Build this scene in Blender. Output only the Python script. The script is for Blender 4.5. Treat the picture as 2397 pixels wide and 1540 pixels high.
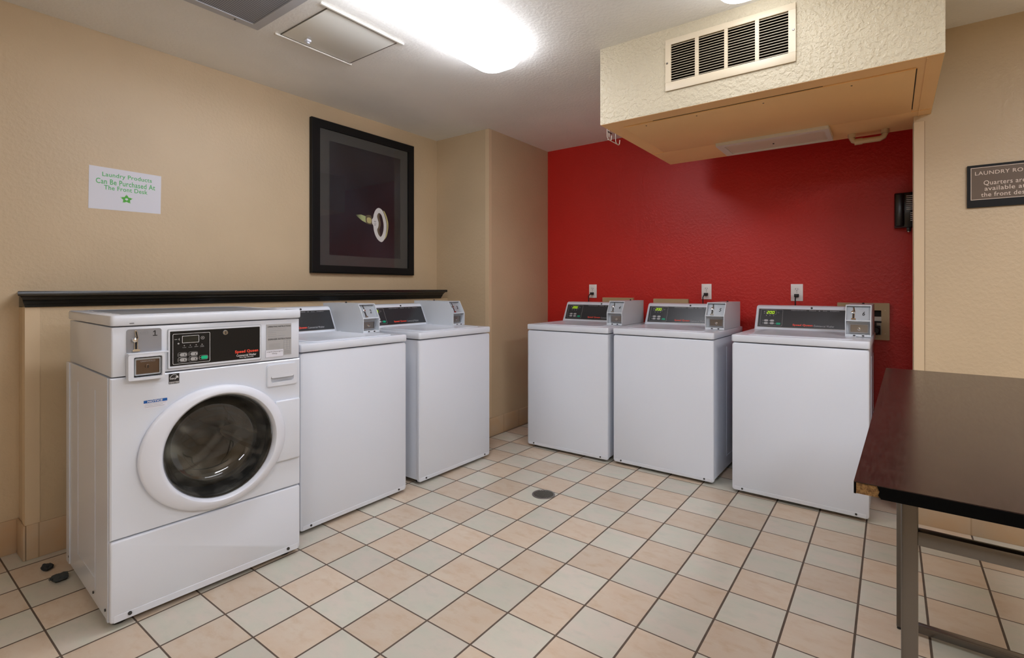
import bpy, bmesh, math, random
from mathutils import Vector, Matrix
random.seed(7)
PI = math.pi
SC = bpy.context.scene
COL = SC.collection
for o in list(bpy.data.objects): bpy.data.objects.remove(o)

# ------------------------------------------------------------------ camera, world, exposure
cam_d = bpy.data.cameras.new('camera'); cam = bpy.data.objects.new('camera', cam_d); COL.objects.link(cam)
cam_d.sensor_width = 36.0; cam_d.lens = 1186.3/2397*36.0
cam_d.shift_x = -11.74/2397; cam_d.shift_y = -95.34/2397
cam_d.clip_start = .02
cam.location = (2.1296, -1.4536, 1.1722); cam.rotation_euler = (PI/2, 0, .6354)
SC.camera = cam
w = bpy.data.worlds.new('world'); SC.world = w; w.use_nodes = True
w.node_tree.nodes['Background'].inputs[0].default_value = (.9, .93, 1, 1)
w.node_tree.nodes['Background'].inputs[1].default_value = 0.02
SC.view_settings.view_transform = 'Standard'; SC.view_settings.look = 'None'
SC.view_settings.exposure = 0.20; SC.view_settings.gamma = 1.0; SC.view_settings.use_curve_mapping = False
LAMP = 12.5          # radiance of the fluorescent diffusers
SC.cycles.max_bounces = 10; SC.cycles.diffuse_bounces = 6; SC.cycles.glossy_bounces = 5
SC.cycles.transparent_max_bounces = 12; SC.cycles.caustics_reflective = False; SC.cycles.caustics_refractive = False
SC.cycles.sample_clamp_indirect = 6

# ------------------------------------------------------------------ room measures (metres)
XL, YB, ZC = -.998, 2.480, 2.431          # left wall, red wall, ceiling
XP, YP = -.418, 1.629                     # pier corner between left wall and red wall
YS, XS = 1.767, 2.222                     # wall with the sign: plane and left edge
SX0, SX1, SY0, SY1, SZ = .896, 2.290, .960, 2.015, 2.033   # boxed soffit
XR, YF = 4.3, -3.6
T = .2032

# ------------------------------------------------------------------ materials
def sc(r, g, b):
    f = lambda c: (c/255/12.92) if c/255 <= .04045 else ((c/255+.055)/1.055)**2.4
    return (f(r), f(g), f(b), 1)
def mat(name, col, rough=.5, metal=0., spec=.5, emit=None, es=0., coat=0.):
    m = bpy.data.materials.new(name); m.use_nodes = True
    p = m.node_tree.nodes['Principled BSDF']
    p.inputs['Base Color'].default_value = col; p.inputs['Roughness'].default_value = rough
    p.inputs['Metallic'].default_value = metal; p.inputs['Specular IOR Level'].default_value = spec
    p.inputs['Coat Weight'].default_value = coat
    if emit: p.inputs['Emission Color'].default_value = emit; p.inputs['Emission Strength'].default_value = es
    return m
class N:
    """tiny node-graph helper"""
    def __init__(s, m): s.t = m.node_tree; s.p = s.t.nodes['Principled BSDF']
    def n(s, k, **a):
        x = s.t.nodes.new(k)
        for q, v in a.items(): setattr(x, q, v)
        return x
    def l(s, a, b): s.t.links.new(a, b)
    def put(s, v, sock):
        if hasattr(v, 'is_output') or isinstance(v, bpy.types.NodeSocket): s.l(v, sock)
        else: sock.default_value = v
    def m(s, op, a, b=0., c=0.):
        x = s.n('ShaderNodeMath', operation=op)
        s.put(a, x.inputs[0]); s.put(b, x.inputs[1])
        if op in ('MULTIPLY_ADD', 'SMOOTH_MIN', 'WRAP', 'COMPARE'): s.put(c, x.inputs[2])
        return x.outputs[0]
    def mix(s, f, a, b):
        x = s.n('ShaderNodeMix', data_type='RGBA'); s.put(f, x.inputs[0]); s.put(a, x.inputs[6]); s.put(b, x.inputs[7]); return x.outputs[2]
    def noise(s, vec, scale, detail=3., rough=.5):
        x = s.n('ShaderNodeTexNoise'); x.inputs['Scale'].default_value = scale; x.inputs['Detail'].default_value = detail
        x.inputs['Roughness'].default_value = rough; s.l(vec, x.inputs['Vector']); return x
    def pos(s): return s.n('ShaderNodeNewGeometry').outputs['Position']
    def obj(s): return s.n('ShaderNodeTexCoord').outputs['Object']
    def ramp(s, f, p0, p1, c0=(0, 0, 0, 1), c1=(1, 1, 1, 1)):
        x = s.n('ShaderNodeValToRGB'); e = x.color_ramp.elements
        e[0].position = p0; e[1].position = p1; e[0].color = c0; e[1].color = c1; s.put(f, x.inputs[0]); return x.outputs[0]
    def bump(s, h, strength, dist=.001):
        x = s.n('ShaderNodeBump'); x.inputs['Strength'].default_value = strength; x.inputs['Distance'].default_value = dist
        s.put(h, x.inputs['Height']); s.l(x.outputs[0], s.p.inputs['Normal'])

def paint(name, col, rough=.5, bump=.5, scale=55., var=.06, dist=.0016):
    m = mat(name, col, rough); g = N(m); p = g.obj()
    a = g.noise(p, scale, 3, .55).outputs[0]; b = g.noise(p, scale*.35, 2).outputs[0]
    h = g.m('ADD', g.ramp(a, .42, .62), g.m('MULTIPLY', b, .6))
    g.bump(h, bump, dist)
    big = g.noise(p, 1.7, 3).outputs[0]
    dark = tuple(c*(1-var*2) for c in col[:3])+(1,)
    g.l(g.mix(g.ramp(big, .3, .75), dark, col), g.p.inputs['Base Color'])
    return m
M = {}
M['beige'] = paint('beige_wall_paint', (.58, .45, .29, 1), .45, .3)
M['cream'] = paint('cream_soffit_paint', (.56, .49, .345, 1), .5, .9, 52., .06, .0026)
M['tan'] = paint('tan_soffit_underside', (.86, .54, .24, 1), .5, .12, 30.)
M['ceil'] = paint('ceiling_paint', (.88, .87, .82, 1), .7, .35, 60.)
M['red'] = paint('red_wall_paint', (.60, .020, .014, 1), .42, .4, 50., .05)
M['guard'] = mat('corner_guard', (.63, .49, .32, 1), .35)
M['hatch'] = mat('hatch_paint', (.78, .78, .72, 1), .45)
M['white'] = mat('white_enamel', (.66, .70, .77, 1), .22, spec=.5)
M['white2'] = mat('white_plastic', (.65, .68, .74, 1), .35)
M['whitedoor'] = mat('door_ring_plastic', (.69, .72, .79, 1), .3)
M['inset'] = mat('top_reflection_tint', (.13, .16, .20, 1), .3)  # dark bluish reflection on the washer top, put into its base colour
M['coinwhite'] = mat('coin_box_enamel', (.60, .64, .68, 1), .35)
M['plate'] = mat('grey_coin_plate', (.30, .31, .34, 1), .32, .4)
M['plate2'] = mat('light_coin_plate', (.42, .46, .50, 1), .35, .3)
M['black'] = mat('black_overlay', (.010, .010, .010, 1), .3, spec=.3)
M['overlay'] = mat('charcoal_overlay', (.028, .030, .034, 1), .28)
M['blackm'] = mat('black_matte', (.006, .006, .006, 1), .6)
M['rubber'] = mat('black_rubber', (.012, .012, .012, 1), .5)
M['chrome'] = mat('chrome', (.75, .75, .75, 1), .12, 1.)
M['steel'] = mat('brushed_steel', (.30, .28, .26, 1), .3, 1.)
M['brownsteel'] = mat('brown_drawer_steel', (.16, .115, .085, 1), .28, .8)
M['drum'] = mat('drum_steel', (.22, .21, .19, 1), .25, 1.)
M['screw'] = mat('screw', (.05, .05, .05, 1), .4, .6)
M['line'] = mat('white_print', (.75, .75, .75, 1), .5)
M['greyprint'] = mat('grey_print', (.25, .26, .27, 1), .5)
M['faint'] = mat('faint_print', (.42, .43, .45, 1), .5)
M['redprint'] = mat('red_orange_print', (.80, .07, .035, 1), .5)
M['greenbtn'] = mat('green_button', (.0, .32, .17, 1), .4)
M['btn'] = mat('grey_button', (.42, .42, .42, 1), .4)
M['lcd'] = mat('lcd_off', (.022, .023, .018, 1), .2)
M['led'] = mat('led_digits', (.5, .8, .02, 1), .5, emit=(.55, .95, .02, 1), es=.85)
M['lcdon'] = mat('lcd_lit', (.03, .045, .01, 1), .3)
M['sticker'] = mat('silver_sticker', (.38, .38, .38, 1), .4)
M['paper'] = mat('white_paper', (.68, .69, .76, 1), .6)
M['ink'] = mat('black_ink', (.01, .01, .01, 1), .5)
M['blue'] = mat('blue_print', (.0, .09, .36, 1), .4)
M['green'] = mat('green_print', (.07, .42, .12, 1), .5)
M['green2'] = mat('bright_green_print', (.06, .38, .02, 1), .5)
M['greenl'] = mat('pale_green_print', (.38, .55, .38, 1), .5)
M['shelf'] = mat('black_shelf_lacquer', (.010, .0105, .010, 1), .22)
M['frame'] = mat('black_frame', (.005, .005, .005, 1), .5, spec=.22)
M['mat'] = mat('charcoal_mat', (.060, .060, .057, 1), .7)
M['keywhite'] = mat('key_silver', (.88, .88, .86, 1), .6)
M['keygold'] = mat('key_gold', (.62, .56, .25, 1), .6)
M['keygreen'] = mat('key_shaft', (.50, .58, .28, 1), .6)
M['keydark'] = mat('key_shade', (.16, .13, .08, 1), .6)
M['signbrown'] = mat('sign_brown', (.115, .075, .045, 1), .5)
M['signink'] = mat('sign_lettering', (.72, .60, .50, 1), .5)
M['tsteel'] = mat('table_frame_paint', (.15, .135, .12, 1), .26, .75)
M['edge'] = mat('table_edge_band', (.002, .002, .002, 1), .9, spec=.08)
M['ivory'] = mat('ivory_plate', (.50, .38, .21, 1), .45)
M['outlet'] = mat('white_outlet', (.88, .86, .84, 1), .35)
M['fixture'] = mat('fixture_white', (.62, .58, .50, 1), .45)
M['lensoff'] = mat('unlit_lens', (.60, .53, .40, 1), .3)
M['grille'] = mat('cream_grille', (.62, .53, .38, 1), .4)
M['pipe'] = mat('painted_pipe', (.50, .36, .21, 1), .35)
M['dark'] = mat('dark_void', (.01, .008, .006, 1), .8)
M['lint'] = mat('lint', (.02, .022, .024, 1), .95)
M['brass'] = mat('drain_metal', (.17, .16, .13, 1), .35, .6)
LAMPCOL = (.97, 1.0, 1.10, 1)
def lampmat(k): return mat('lit_diffuser', (.9, .9, .9, 1), .5, emit=LAMPCOL, es=LAMP*k)
M['wire'] = mat('white_wire', (.7, .68, .62, 1), .3)
M['phone'] = mat('black_phone_plastic', (.010, .011, .010, 1), .25)

def glassmat(name, tint, ior=1.45):
    m = bpy.data.materials.new(name); m.use_nodes = True; t = m.node_tree; t.nodes.clear()
    o = t.nodes.new('ShaderNodeOutputMaterial'); mx = t.nodes.new('ShaderNodeMixShader')
    f0 = ((ior-1)/(ior+1))**2
    lw = t.nodes.new('ShaderNodeLayerWeight'); lw.inputs['Blend'].default_value = .5
    pw = t.nodes.new('ShaderNodeMath'); pw.operation = 'POWER'; t.links.new(lw.outputs['Facing'], pw.inputs[0]); pw.inputs[1].default_value = 4.
    f = t.nodes.new('ShaderNodeMath'); f.operation = 'MULTIPLY_ADD'; t.links.new(pw.outputs[0], f.inputs[0]); f.inputs[1].default_value = .8; f.inputs[2].default_value = f0
    a = t.nodes.new('ShaderNodeBsdfTransparent'); a.inputs[0].default_value = tint
    b = t.nodes.new('ShaderNodeBsdfGlossy'); b.inputs['Roughness'].default_value = .03
    t.links.new(f.outputs[0], mx.inputs[0]); t.links.new(a.outputs[0], mx.inputs[1]); t.links.new(b.outputs[0], mx.inputs[2]); t.links.new(mx.outputs[0], o.inputs[0])
    return m
M['doorglass'] = glassmat('door_glass', (.66, .66, .62, 1), 1.75)
def film(m):
    t = m.node_tree; o = [n for n in t.nodes if n.type == 'OUTPUT_MATERIAL'][0]; src = o.inputs[0].links[0].from_socket
    tc = t.nodes.new('ShaderNodeTexCoord'); nz = t.nodes.new('ShaderNodeTexNoise'); nz.inputs['Scale'].default_value = 6.; nz.inputs['Detail'].default_value = 4.; nz.inputs['Distortion'].default_value = 2.2
    t.links.new(tc.outputs['Object'], nz.inputs['Vector'])
    rp = t.nodes.new('ShaderNodeValToRGB'); e = rp.color_ramp.elements; e[0].position = .42; e[1].position = .72; e[0].color = (.01, .01, .01, 1); e[1].color = (.13, .13, .13, 1)
    t.links.new(nz.outputs[0], rp.inputs[0])
    d = t.nodes.new('ShaderNodeBsdfDiffuse'); d.inputs[0].default_value = (.52, .50, .44, 1)
    mx = t.nodes.new('ShaderNodeMixShader'); t.links.new(rp.outputs[0], mx.inputs[0]); t.links.new(src, mx.inputs[1]); t.links.new(d.outputs[0], mx.inputs[2]); t.links.new(mx.outputs[0], o.inputs[0])
film(M['doorglass'])
M['pane'] = glassmat('picture_glass', (.95, .95, .95, 1), 1.42)

def tile_mat():
    m = mat('ceramic_floor_tile', (.5, .5, .5, 1), .34); g = N(m)
    sp = g.n('ShaderNodeSeparateXYZ'); g.l(g.pos(), sp.inputs[0]); x, y = sp.outputs[0], sp.outputs[1]
    u = g.m('DIVIDE', x, T); v = g.m('DIVIDE', y, T); iu = g.m('FLOOR', u); iv = g.m('FLOOR', v)
    fu = g.m('SUBTRACT', u, iu); fv = g.m('SUBTRACT', v, iv)
    eu = g.m('MINIMUM', fu, g.m('SUBTRACT', 1., fu)); ev = g.m('MINIMUM', fv, g.m('SUBTRACT', 1., fv))
    gu = g.m('LESS_THAN', eu, .0180); gv = g.m('LESS_THAN', ev, .0135); gm = g.m('MAXIMUM', gu, gv)
    par = g.m('FLOORED_MODULO', g.m('ADD', iu, iv), 2.)
    cx = g.n('ShaderNodeCombineXYZ'); g.l(iu, cx.inputs[0]); g.l(iv, cx.inputs[1])
    wn = g.n('ShaderNodeTexWhiteNoise', noise_dimensions='3D'); g.l(cx.outputs[0], wn.inputs[0])
    # each tile samples its own place of a streaky cloud texture
    vo = g.n('ShaderNodeVectorMath', operation='MULTIPLY_ADD'); g.l(wn.outputs['Color'], vo.inputs[0]); vo.inputs[1].default_value = (40, 40, 40)
    st = g.n('ShaderNodeVectorMath', operation='MULTIPLY'); g.l(g.pos(), st.inputs[0]); st.inputs[1].default_value = (1.0, 1.9, 1.)
    g.l(st.outputs[0], vo.inputs[2])
    c1 = g.ramp(g.noise(vo.outputs[0], 6.5, 4, .6).outputs[0], .36, .66)
    c2 = g.ramp(g.noise(vo.outputs[0], 14., 4, .6).outputs[0], .50, .78)
    grey = g.mix(c1, (.515, .508, .420, 1), (.570, .505, .430, 1))
    peach = g.mix(c1, (.550, .435, .325, 1), (.575, .485, .380, 1))
    peach = g.mix(g.m('MULTIPLY', c2, .9), peach, (.49, .355, .235, 1))
    grey = g.mix(g.m('MULTIPLY', c2, .7), grey, (.45, .455, .38, 1))
    tile = g.mix(par, grey, peach)
    hv = g.n('ShaderNodeHueSaturation'); g.l(tile, hv.inputs['Color']); g.l(g.m('MULTIPLY_ADD', wn.outputs[0], .16, .92), hv.inputs['Value'])
    gn = g.noise(g.pos(), 30., 3).outputs[0]
    grout = g.mix(gn, (.055, .036, .024, 1), (.12, .085, .06, 1))
    g.l(g.mix(gm, hv.outputs[0], grout), g.p.inputs['Base Color'])
    g.l(g.m('MULTIPLY_ADD', gm, .4, g.m('MULTIPLY_ADD', g.noise(g.pos(), 9., 3).outputs[0], .18, .26)), g.p.inputs['Roughness'])
    # soft pillow edge
    e = g.m('MINIMUM', g.m('SUBTRACT', eu, .0180), g.m('SUBTRACT', ev, .0135))
    h = g.ramp(g.m('MULTIPLY', e, 14.), 0., 1.)
    und = g.noise(g.pos(), 22., 2).outputs[0]
    g.bump(g.m('ADD', h, g.m('MULTIPLY', und, .35)), .55, .0012)
    return m
M['tile'] = tile_mat()
def base_mat(axis):
    m = mat('baseboard_tile_'+'xy'[axis], (.5, .4, .3, 1), .4); g = N(m)
    sp = g.n('ShaderNodeSeparateXYZ'); g.l(g.pos(), sp.inputs[0]); u = g.m('DIVIDE', g.m('ADD', sp.outputs[axis], .075), T*1.03)
    iu = g.m('FLOOR', u); fu = g.m('SUBTRACT', u, iu); gm = g.m('LESS_THAN', g.m('MINIMUM', fu, g.m('SUBTRACT', 1., fu)), .014)
    wn = g.n('ShaderNodeTexWhiteNoise', noise_dimensions='1D'); g.l(iu, wn.inputs['W'])
    c = g.mix(g.ramp(g.noise(g.pos(), 7., 4).outputs[0], .35, .7), (.50, .335, .19, 1), (.47, .36, .245, 1))
    hv = g.n('ShaderNodeHueSaturation'); g.l(c, hv.inputs['Color']); g.l(g.m('MULTIPLY_ADD', wn.outputs[0], .2, .9), hv.inputs['Value'])
    g.l(g.mix(gm, hv.outputs[0], (.36, .26, .16, 1)), g.p.inputs['Base Color'])
    return m
M['basex'] = base_mat(0); M['basey'] = base_mat(1)
def wood_top():
    m = mat('dark_brown_laminate', (.03, .014, .010, 1), .3, spec=.32); g = N(m); p = g.obj()
    mp = g.n('ShaderNodeMapping'); mp.inputs['Scale'].default_value = (60, 6, 1); g.l(p, mp.inputs[0])
    n = g.noise(mp.outputs[0], 4., 3).outputs[0]
    mp2 = g.n('ShaderNodeMapping'); mp2.inputs['Scale'].default_value = (6, 60, 1); g.l(p, mp2.inputs[0])
    n2 = g.noise(mp2.outputs[0], 4., 3).outputs[0]
    f = g.ramp(g.m('MULTIPLY', g.m('ADD', n, n2), .5), .4, .62)
    g.l(g.mix(f, (.016, .0075, .006, 1), (.032, .016, .012, 1)), g.p.inputs['Base Color'])
    g.l(g.m('MULTIPLY_ADD', n, .10, .18), g.p.inputs['Roughness'])
    return m
M['top'] = wood_top()
def chipboard():
    m = mat('particle_board', (.2, .1, .03, 1), .85); g = N(m)
    n = g.noise(g.obj(), 180., 4, .7).outputs[0]
    g.l(g.mix(g.ramp(n, .38, .62), (.10, .045, .012, 1), (.30, .17, .06, 1)), g.p.inputs['Base Color']); g.bump(n, .8, .003); return m
M['chip'] = chipboard()
def perf():
    m = mat('perforated_grey', (.2, .2, .2, 1), .5); g = N(m)
    sp = g.n('ShaderNodeSeparateXYZ'); g.l(g.obj(), sp.inputs[0])
    a = g.m('SUBTRACT', g.m('FRACT', g.m('DIVIDE', sp.outputs[0], .008)), .5); b = g.m('SUBTRACT', g.m('FRACT', g.m('DIVIDE', sp.outputs[1], .008)), .5)
    d = g.m('SQRT', g.m('ADD', g.m('MULTIPLY', a, a), g.m('MULTIPLY', b, b)))
    g.l(g.mix(g.m('LESS_THAN', d, .33), (.30, .32, .36, 1), (.05, .055, .065, 1)), g.p.inputs['Base Color']); return m
M['perf'] = perf()
def printmat():
    m = mat('dark_photo_print', (.01, .01, .012, 1), .5); g = N(m)
    n = g.noise(g.obj(), 2.6, 3).outputs[0]
    g.l(g.mix(g.ramp(n, .35, .7), (.008, .006, .010, 1), (.020, .022, .032, 1)), g.p.inputs['Base Color']); return m
M['print'] = printmat()

# ------------------------------------------------------------------ geometry helpers
class MB:
    """collects shapes into one mesh; every shape may carry its own material"""
    def __init__(s): s.bm = bmesh.new(); s.mats = []
    def mi(s, m):
        if m is None: return 0
        m = M[m] if isinstance(m, str) else m
        if m not in s.mats: s.mats.append(m)
        return s.mats.index(m)
    def face(s, vs, mi, smooth=False):
        try: f = s.bm.faces.new(vs)
        except ValueError: return
        f.material_index = mi; f.smooth = smooth
    def box(s, x0, x1, y0, y1, z0, z1, r=0., seg=2, m=None, F=None):
        mi = s.mi(m); F = F or (lambda a, b, c: (a, b, c))
        g = bmesh.ops.create_cube(s.bm, size=1.)['verts']
        for v in g: v.co = Vector(((x0+x1)/2+v.co.x*(x1-x0), (y0+y1)/2+v.co.y*(y1-y0), (z0+z1)/2+v.co.z*(z1-z0)))
        fs = {f for v in g for f in v.link_faces}
        if r > 0:
            es = list({e for v in g for e in v.link_edges})
            rr = bmesh.ops.bevel(s.bm, geom=es, offset=r, segments=seg, profile=.5, affect='EDGES', clamp_overlap=True)
            fs = {f for f in fs if f.is_valid} | set(rr['faces'])
        vs = {v for f in fs for v in f.verts}
        for f in fs: f.material_index = mi; f.smooth = False
        for v in vs: v.co = Vector(F(*v.co))
        return s
    def prism(s, pts, F, d0, d1, m=None, smooth=False):
        mi = s.mi(m); n = len(pts)
        A = [s.bm.verts.new(F(a, b, d0)) for a, b in pts]; B = [s.bm.verts.new(F(a, b, d1)) for a, b in pts]
        s.face(A, mi); s.face(B[::-1], mi)
        for i in range(n): s.face([A[i], B[i], B[(i+1) % n], A[(i+1) % n]], mi, smooth)
        return s
    def ring(s, po, pi, F, d0, d1, m=None, smooth_in=False):
        mi = s.mi(m); n = len(po)
        a, b = [[s.bm.verts.new(F(x, y, d)) for x, y in po] for d in (d0, d1)]
        c, d_ = [[s.bm.verts.new(F(x, y, d)) for x, y in pi] for d in (d0, d1)]
        for i in range(n):
            j = (i+1) % n
            s.face([a[i], a[j], c[j], c[i]], mi); s.face([b[i], d_[i], d_[j], b[j]], mi)
            s.face([a[i], b[i], b[j], a[j]], mi); s.face([c[i], c[j], d_[j], d_[i]], mi, smooth_in)
        return s
    def loops(s, L, m=None, cap0=False, cap1=False, closed=True, smooth=True):
        mi = s.mi(m); V = [[s.bm.verts.new(p) for p in l] for l in L]; n = len(L[0])
        for a, b in zip(V[:-1], V[1:]):
            for i in range(n if closed else n-1):
                j = (i+1) % n; s.face([a[i], a[j], b[j], b[i]], mi, smooth)
        if cap0: s.face(V[0][::-1], mi)
        if cap1: s.face(V[-1], mi)
        return s
    def lathe(s, prof, F, cx, cz, n=48, m=None, cap0=False, cap1=False, sx=1., sz=1.):
        """prof: (radius, depth) pairs round the axis through (cx, cz)"""
        L = [[F(cx+r*sx*math.cos(2*PI*i/n), cz+r*sz*math.sin(2*PI*i/n), d) for i in range(n)] for r, d in prof]
        return s.loops(L, m, cap0, cap1)
    def tube(s, pts, r, n=8, m=None, caps=True):
        P = [Vector(p) for p in pts]; L = []; up = None
        for i, p in enumerate(P):
            d = (P[min(i+1, len(P)-1)]-P[max(i-1, 0)]).normalized()
            if up is None: up = Vector((0, 0, 1)) if abs(d.z) < .9 else Vector((1, 0, 0))
            a = d.cross(up).normalized(); b = a.cross(d).normalized(); up = b
            L.append([p+a*r*math.cos(2*PI*k/n)+b*r*math.sin(2*PI*k/n) for k in range(n)])
        return s.loops(L, m, caps, caps)
    def build(s, name, m=None, parent=None, sharp=True):
        me = bpy.data.meshes.new(name)
        bmesh.ops.recalc_face_normals(s.bm, faces=s.bm.faces)
        s.bm.to_mesh(me); s.bm.free()
        if not s.mats: s.mats = [M[m] if isinstance(m, str) else m]
        for x in s.mats: me.materials.append(x)
        if sharp: me.set_sharp_from_angle(angle=math.radians(40))
        o = bpy.data.objects.new(name, me); COL.objects.link(o)
        if parent: o.parent = parent
        return o
XZ = lambda a, b, d: (a, d, b)                       # front planes: a across, b up, d depth
def rr(x0, x1, z0, z1, r, seg=4):
    P = []
    for cx, cz, a0 in ((x1-r, z1-r, 0), (x0+r, z1-r, 90), (x0+r, z0+r, 180), (x1-r, z0+r, 270)):
        for k in range(seg+1):
            a = math.radians(a0+90*k/seg); P.append((cx+r*math.cos(a), cz+r*math.sin(a)))
    return P
def bez(pts, n=6):
    """Catmull-Rom through a closed outline"""
    out = []; N_ = len(pts)
    for i in range(N_):
        p0, p1, p2, p3 = [Vector(pts[(i+k-1) % N_]) for k in range(4)]
        for k in range(n):
            t = k/n; out.append(tuple(.5*((2*p1)+(p2-p0)*t+(2*p0-5*p1+4*p2-p3)*t*t+(3*p1-p0-3*p2+p3)*t**3)))
    return out
def circ(cx, cz, r, n=20, sx=1.): return [(cx+r*sx*math.cos(2*PI*i/n), cz+r*math.sin(2*PI*i/n)) for i in range(n)]
_tc = {}
def glyphs(body, bold=0.):
    k = (body, bold)
    if k not in _tc:
        c = bpy.data.curves.new('t', 'FONT'); c.body = body; c.offset = bold; c.resolution_u = 3; c.fill_mode = 'FRONT'
        c.align_x = 'CENTER'; c.space_character = 1.05
        o = bpy.data.objects.new('t', c); COL.objects.link(o); bpy.context.view_layer.update()
        me = bpy.data.meshes.new_from_object(o.evaluated_get(bpy.context.evaluated_depsgraph_get()))
        _tc[k] = ([tuple(v.co) for v in me.vertices], [tuple(p.vertices) for p in me.polygons])
        bpy.data.objects.remove(o); bpy.data.curves.remove(c); bpy.data.meshes.remove(me)
    return _tc[k]
def text(mb, body, x0, x1, z0, z1, F, d, m=None, bold=0., slant=0.):
    """lettering fitted to the box x0..x1, z0..z1 of plane F, raised to depth d"""
    V, Fc = glyphs(body, bold); mi = mb.mi(m)
    ax, bx = min(v[0] for v in V), max(v[0] for v in V); az, bz = min(v[1] for v in V), max(v[1] for v in V)
    sx = (x1-x0)/(bx-ax); sz = (z1-z0)/(bz-az)
    vs = [mb.bm.verts.new(F(x0+(v[0]-ax)*sx+slant*(v[1]-az)*sz, z0+(v[1]-az)*sz, d)) for v in V]
    for f in Fc: mb.face([vs[i] for i in f], mi)
def mk(name, fn, m=None, parent=None, **k):
    b = MB(); fn(b); return b.build(name, m, parent, **k)
def empty(name, loc, rz=0.):
    o = bpy.data.objects.new(name, None); COL.objects.link(o); o.location = loc; o.rotation_euler = (0, 0, rz); o.empty_display_size = .1; return o
def tag(o, label, cat, group=None):
    o['label'] = label; o['category'] = cat
    if group: o['group'] = group
    return o
def struct(name, fn, m=None, parent=None):
    o = mk(name, fn, m, parent)
    if parent is None: o['kind'] = 'structure'
    return o

# ------------------------------------------------------------------ room shell
struct('floor', lambda b: b.box(XL-.1, XR+.1, YF-.1, YB+.1, -.06, 0), 'tile')
struct('ceiling', lambda b: b.box(XL-.1, XR+.1, YF-.1, YB+.1, ZC, ZC+.08), 'ceil')
struct('wall_left', lambda b: b.box(XL-.1, XL, YF-.1, YP+.02, 0, ZC), 'beige')
struct('wall_left_pier', lambda b: b.box(XL-.1, XP, YP, YB+.1, 0, ZC), 'beige')
struct('wall_back', lambda b: b.box(XP, XR+.1, YB, YB+.1, 0, ZC), 'red')
struct('wall_right_back', lambda b: b.box(XS, XR+.1, YS, YS+.12, 0, ZC), 'beige')
struct('wall_alcove_right', lambda b: b.box(2.62, 2.72, YS+.12, YB, 0, ZC), 'red')
struct('wall_right', lambda b: b.box(XR, XR+.1, YF-.1, YS, 0, ZC), 'beige')
struct('wall_front', lambda b: b.box(XL, XR, YF-.1, YF, 0, ZC), 'beige')
KX, KY, KZ = -.868, -.953, 1.092
struct('wall_left_lower', lambda b: b.box(XL-.02, KX, KY, YP+.01, 0, KZ), 'beige')
# soffit: front has the hole for the return grille
def soffit(b):
    F = lambda a, c, d: (a, SY0+d, c)
    gx0, gx1, gz0, gz1 = 1.270, 1.790, 2.160, 2.352
    po = rr(SX0, SX1, SZ, ZC+.01, .0005, 1); pi = rr(gx0, gx1, gz0, gz1, .0005, 1)
    b.ring(po, pi, F, 0, .02, 'cream')
    b.box(SX0, SX0+.02, SY0+.02, SY1, SZ, ZC+.01, m='cream'); b.box(SX1-.02, SX1, SY0+.02, SY1, SZ, ZC+.01, m='cream')
    b.box(SX0+.02, SX1-.02, SY1-.02, SY1, SZ, ZC+.01, m='cream')
    b.box(SX0+.0015, SX1-.0015, SY0+.0015, SY1-.0015, SZ-.0015, SZ+.018, m='tan')
    b.box(gx0, gx1, SY0+.10, SY0+.11, gz0, gz1, m='dark'); b.box(gx0, gx0+.003, SY0+.011, SY0+.10, gz0, gz1, m='dark'); b.box(gx1-.003, gx1, SY0+.011, SY0+.10, gz0, gz1, m='dark')
    b.box(gx0, gx1, SY0+.02, SY0+.11, gz1, gz1+.01, m='dark'); b.box(gx0, gx1, SY0+.02, SY0+.11, gz0-.01, gz0, m='dark')
struct('wall_soffit', soffit)
# corner guards and edge trims
struct('trim_1', lambda b: (b.box(KX-.001, KX+.002, KY, KY+.045, .15, KZ-.001), b.box(KX-.045, KX+.002, KY-.003, KY+.0, .15, KZ-.001)), 'guard')
struct('trim_2', lambda b: (b.box(XP-.001, XP+.002, YP, YP+.03, .15, ZC-.002), b.box(XP-.035, XP+.002, YP-.003, YP, .0, ZC-.002)), 'guard')
struct('trim_3', lambda b: (b.box(XS-.002, XS+.042, YS-.004, YS, 0, 2.0), b.box(XS-.003, XS, YS-.004, YS+.04, 0, 2.0)), 'guard')
M['jointshade'] = mat('joint_shade_strip', (.16, .10, .05, 1), .8)  # brown of a thin strip that paints the shadow line of the guard's joint
struct('trim_6', lambda b: b.box(XS+.042, XS+.0436, YS-.0015, YS, .15, 2.0), 'jointshade')
struct('trim_4', lambda b: b.box(SX0+.01, SX1-.005, 1.668, 1.680, SZ-.006, SZ-.001), 'tan')
struct('trim_5', lambda b: b.box(2.238, 2.243, SY0+.01, YS, SZ-.005, SZ-.001), 'tan')
# tiled baseboards
BH = .150
struct('baseboard_left', lambda b: b.box(XL, XL+.009, YF, KY-.002, 0, BH, .002), 'basey')
struct('baseboard_left_lower', lambda b: (b.box(KX, KX+.008, KY, YP-.001, 0, BH, .002)), 'basey')
struct('baseboard_left_end', lambda b: (b.box(XL+.01, KX+.008, KY-.010, KY-.001, 0, BH, .002)), 'basex')
struct('baseboard_pier', lambda b: b.box(XP, XP+.008, YP-.008, YB-.001, 0, .143, .002), 'basey')
struct('baseboard_pier_front', lambda b: b.box(KX+.01, XP, YP-.008, YP, 0, .143, .002), 'basex')
struct('baseboard_back', lambda b: b.box(XP+.01, 2.61, YB-.009, YB, 0, BH, .002), 'basex')
struct('baseboard_right_back', lambda b: b.box(XS, XR, YS-.010, YS, 0, BH, .002), 'basex')

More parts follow.
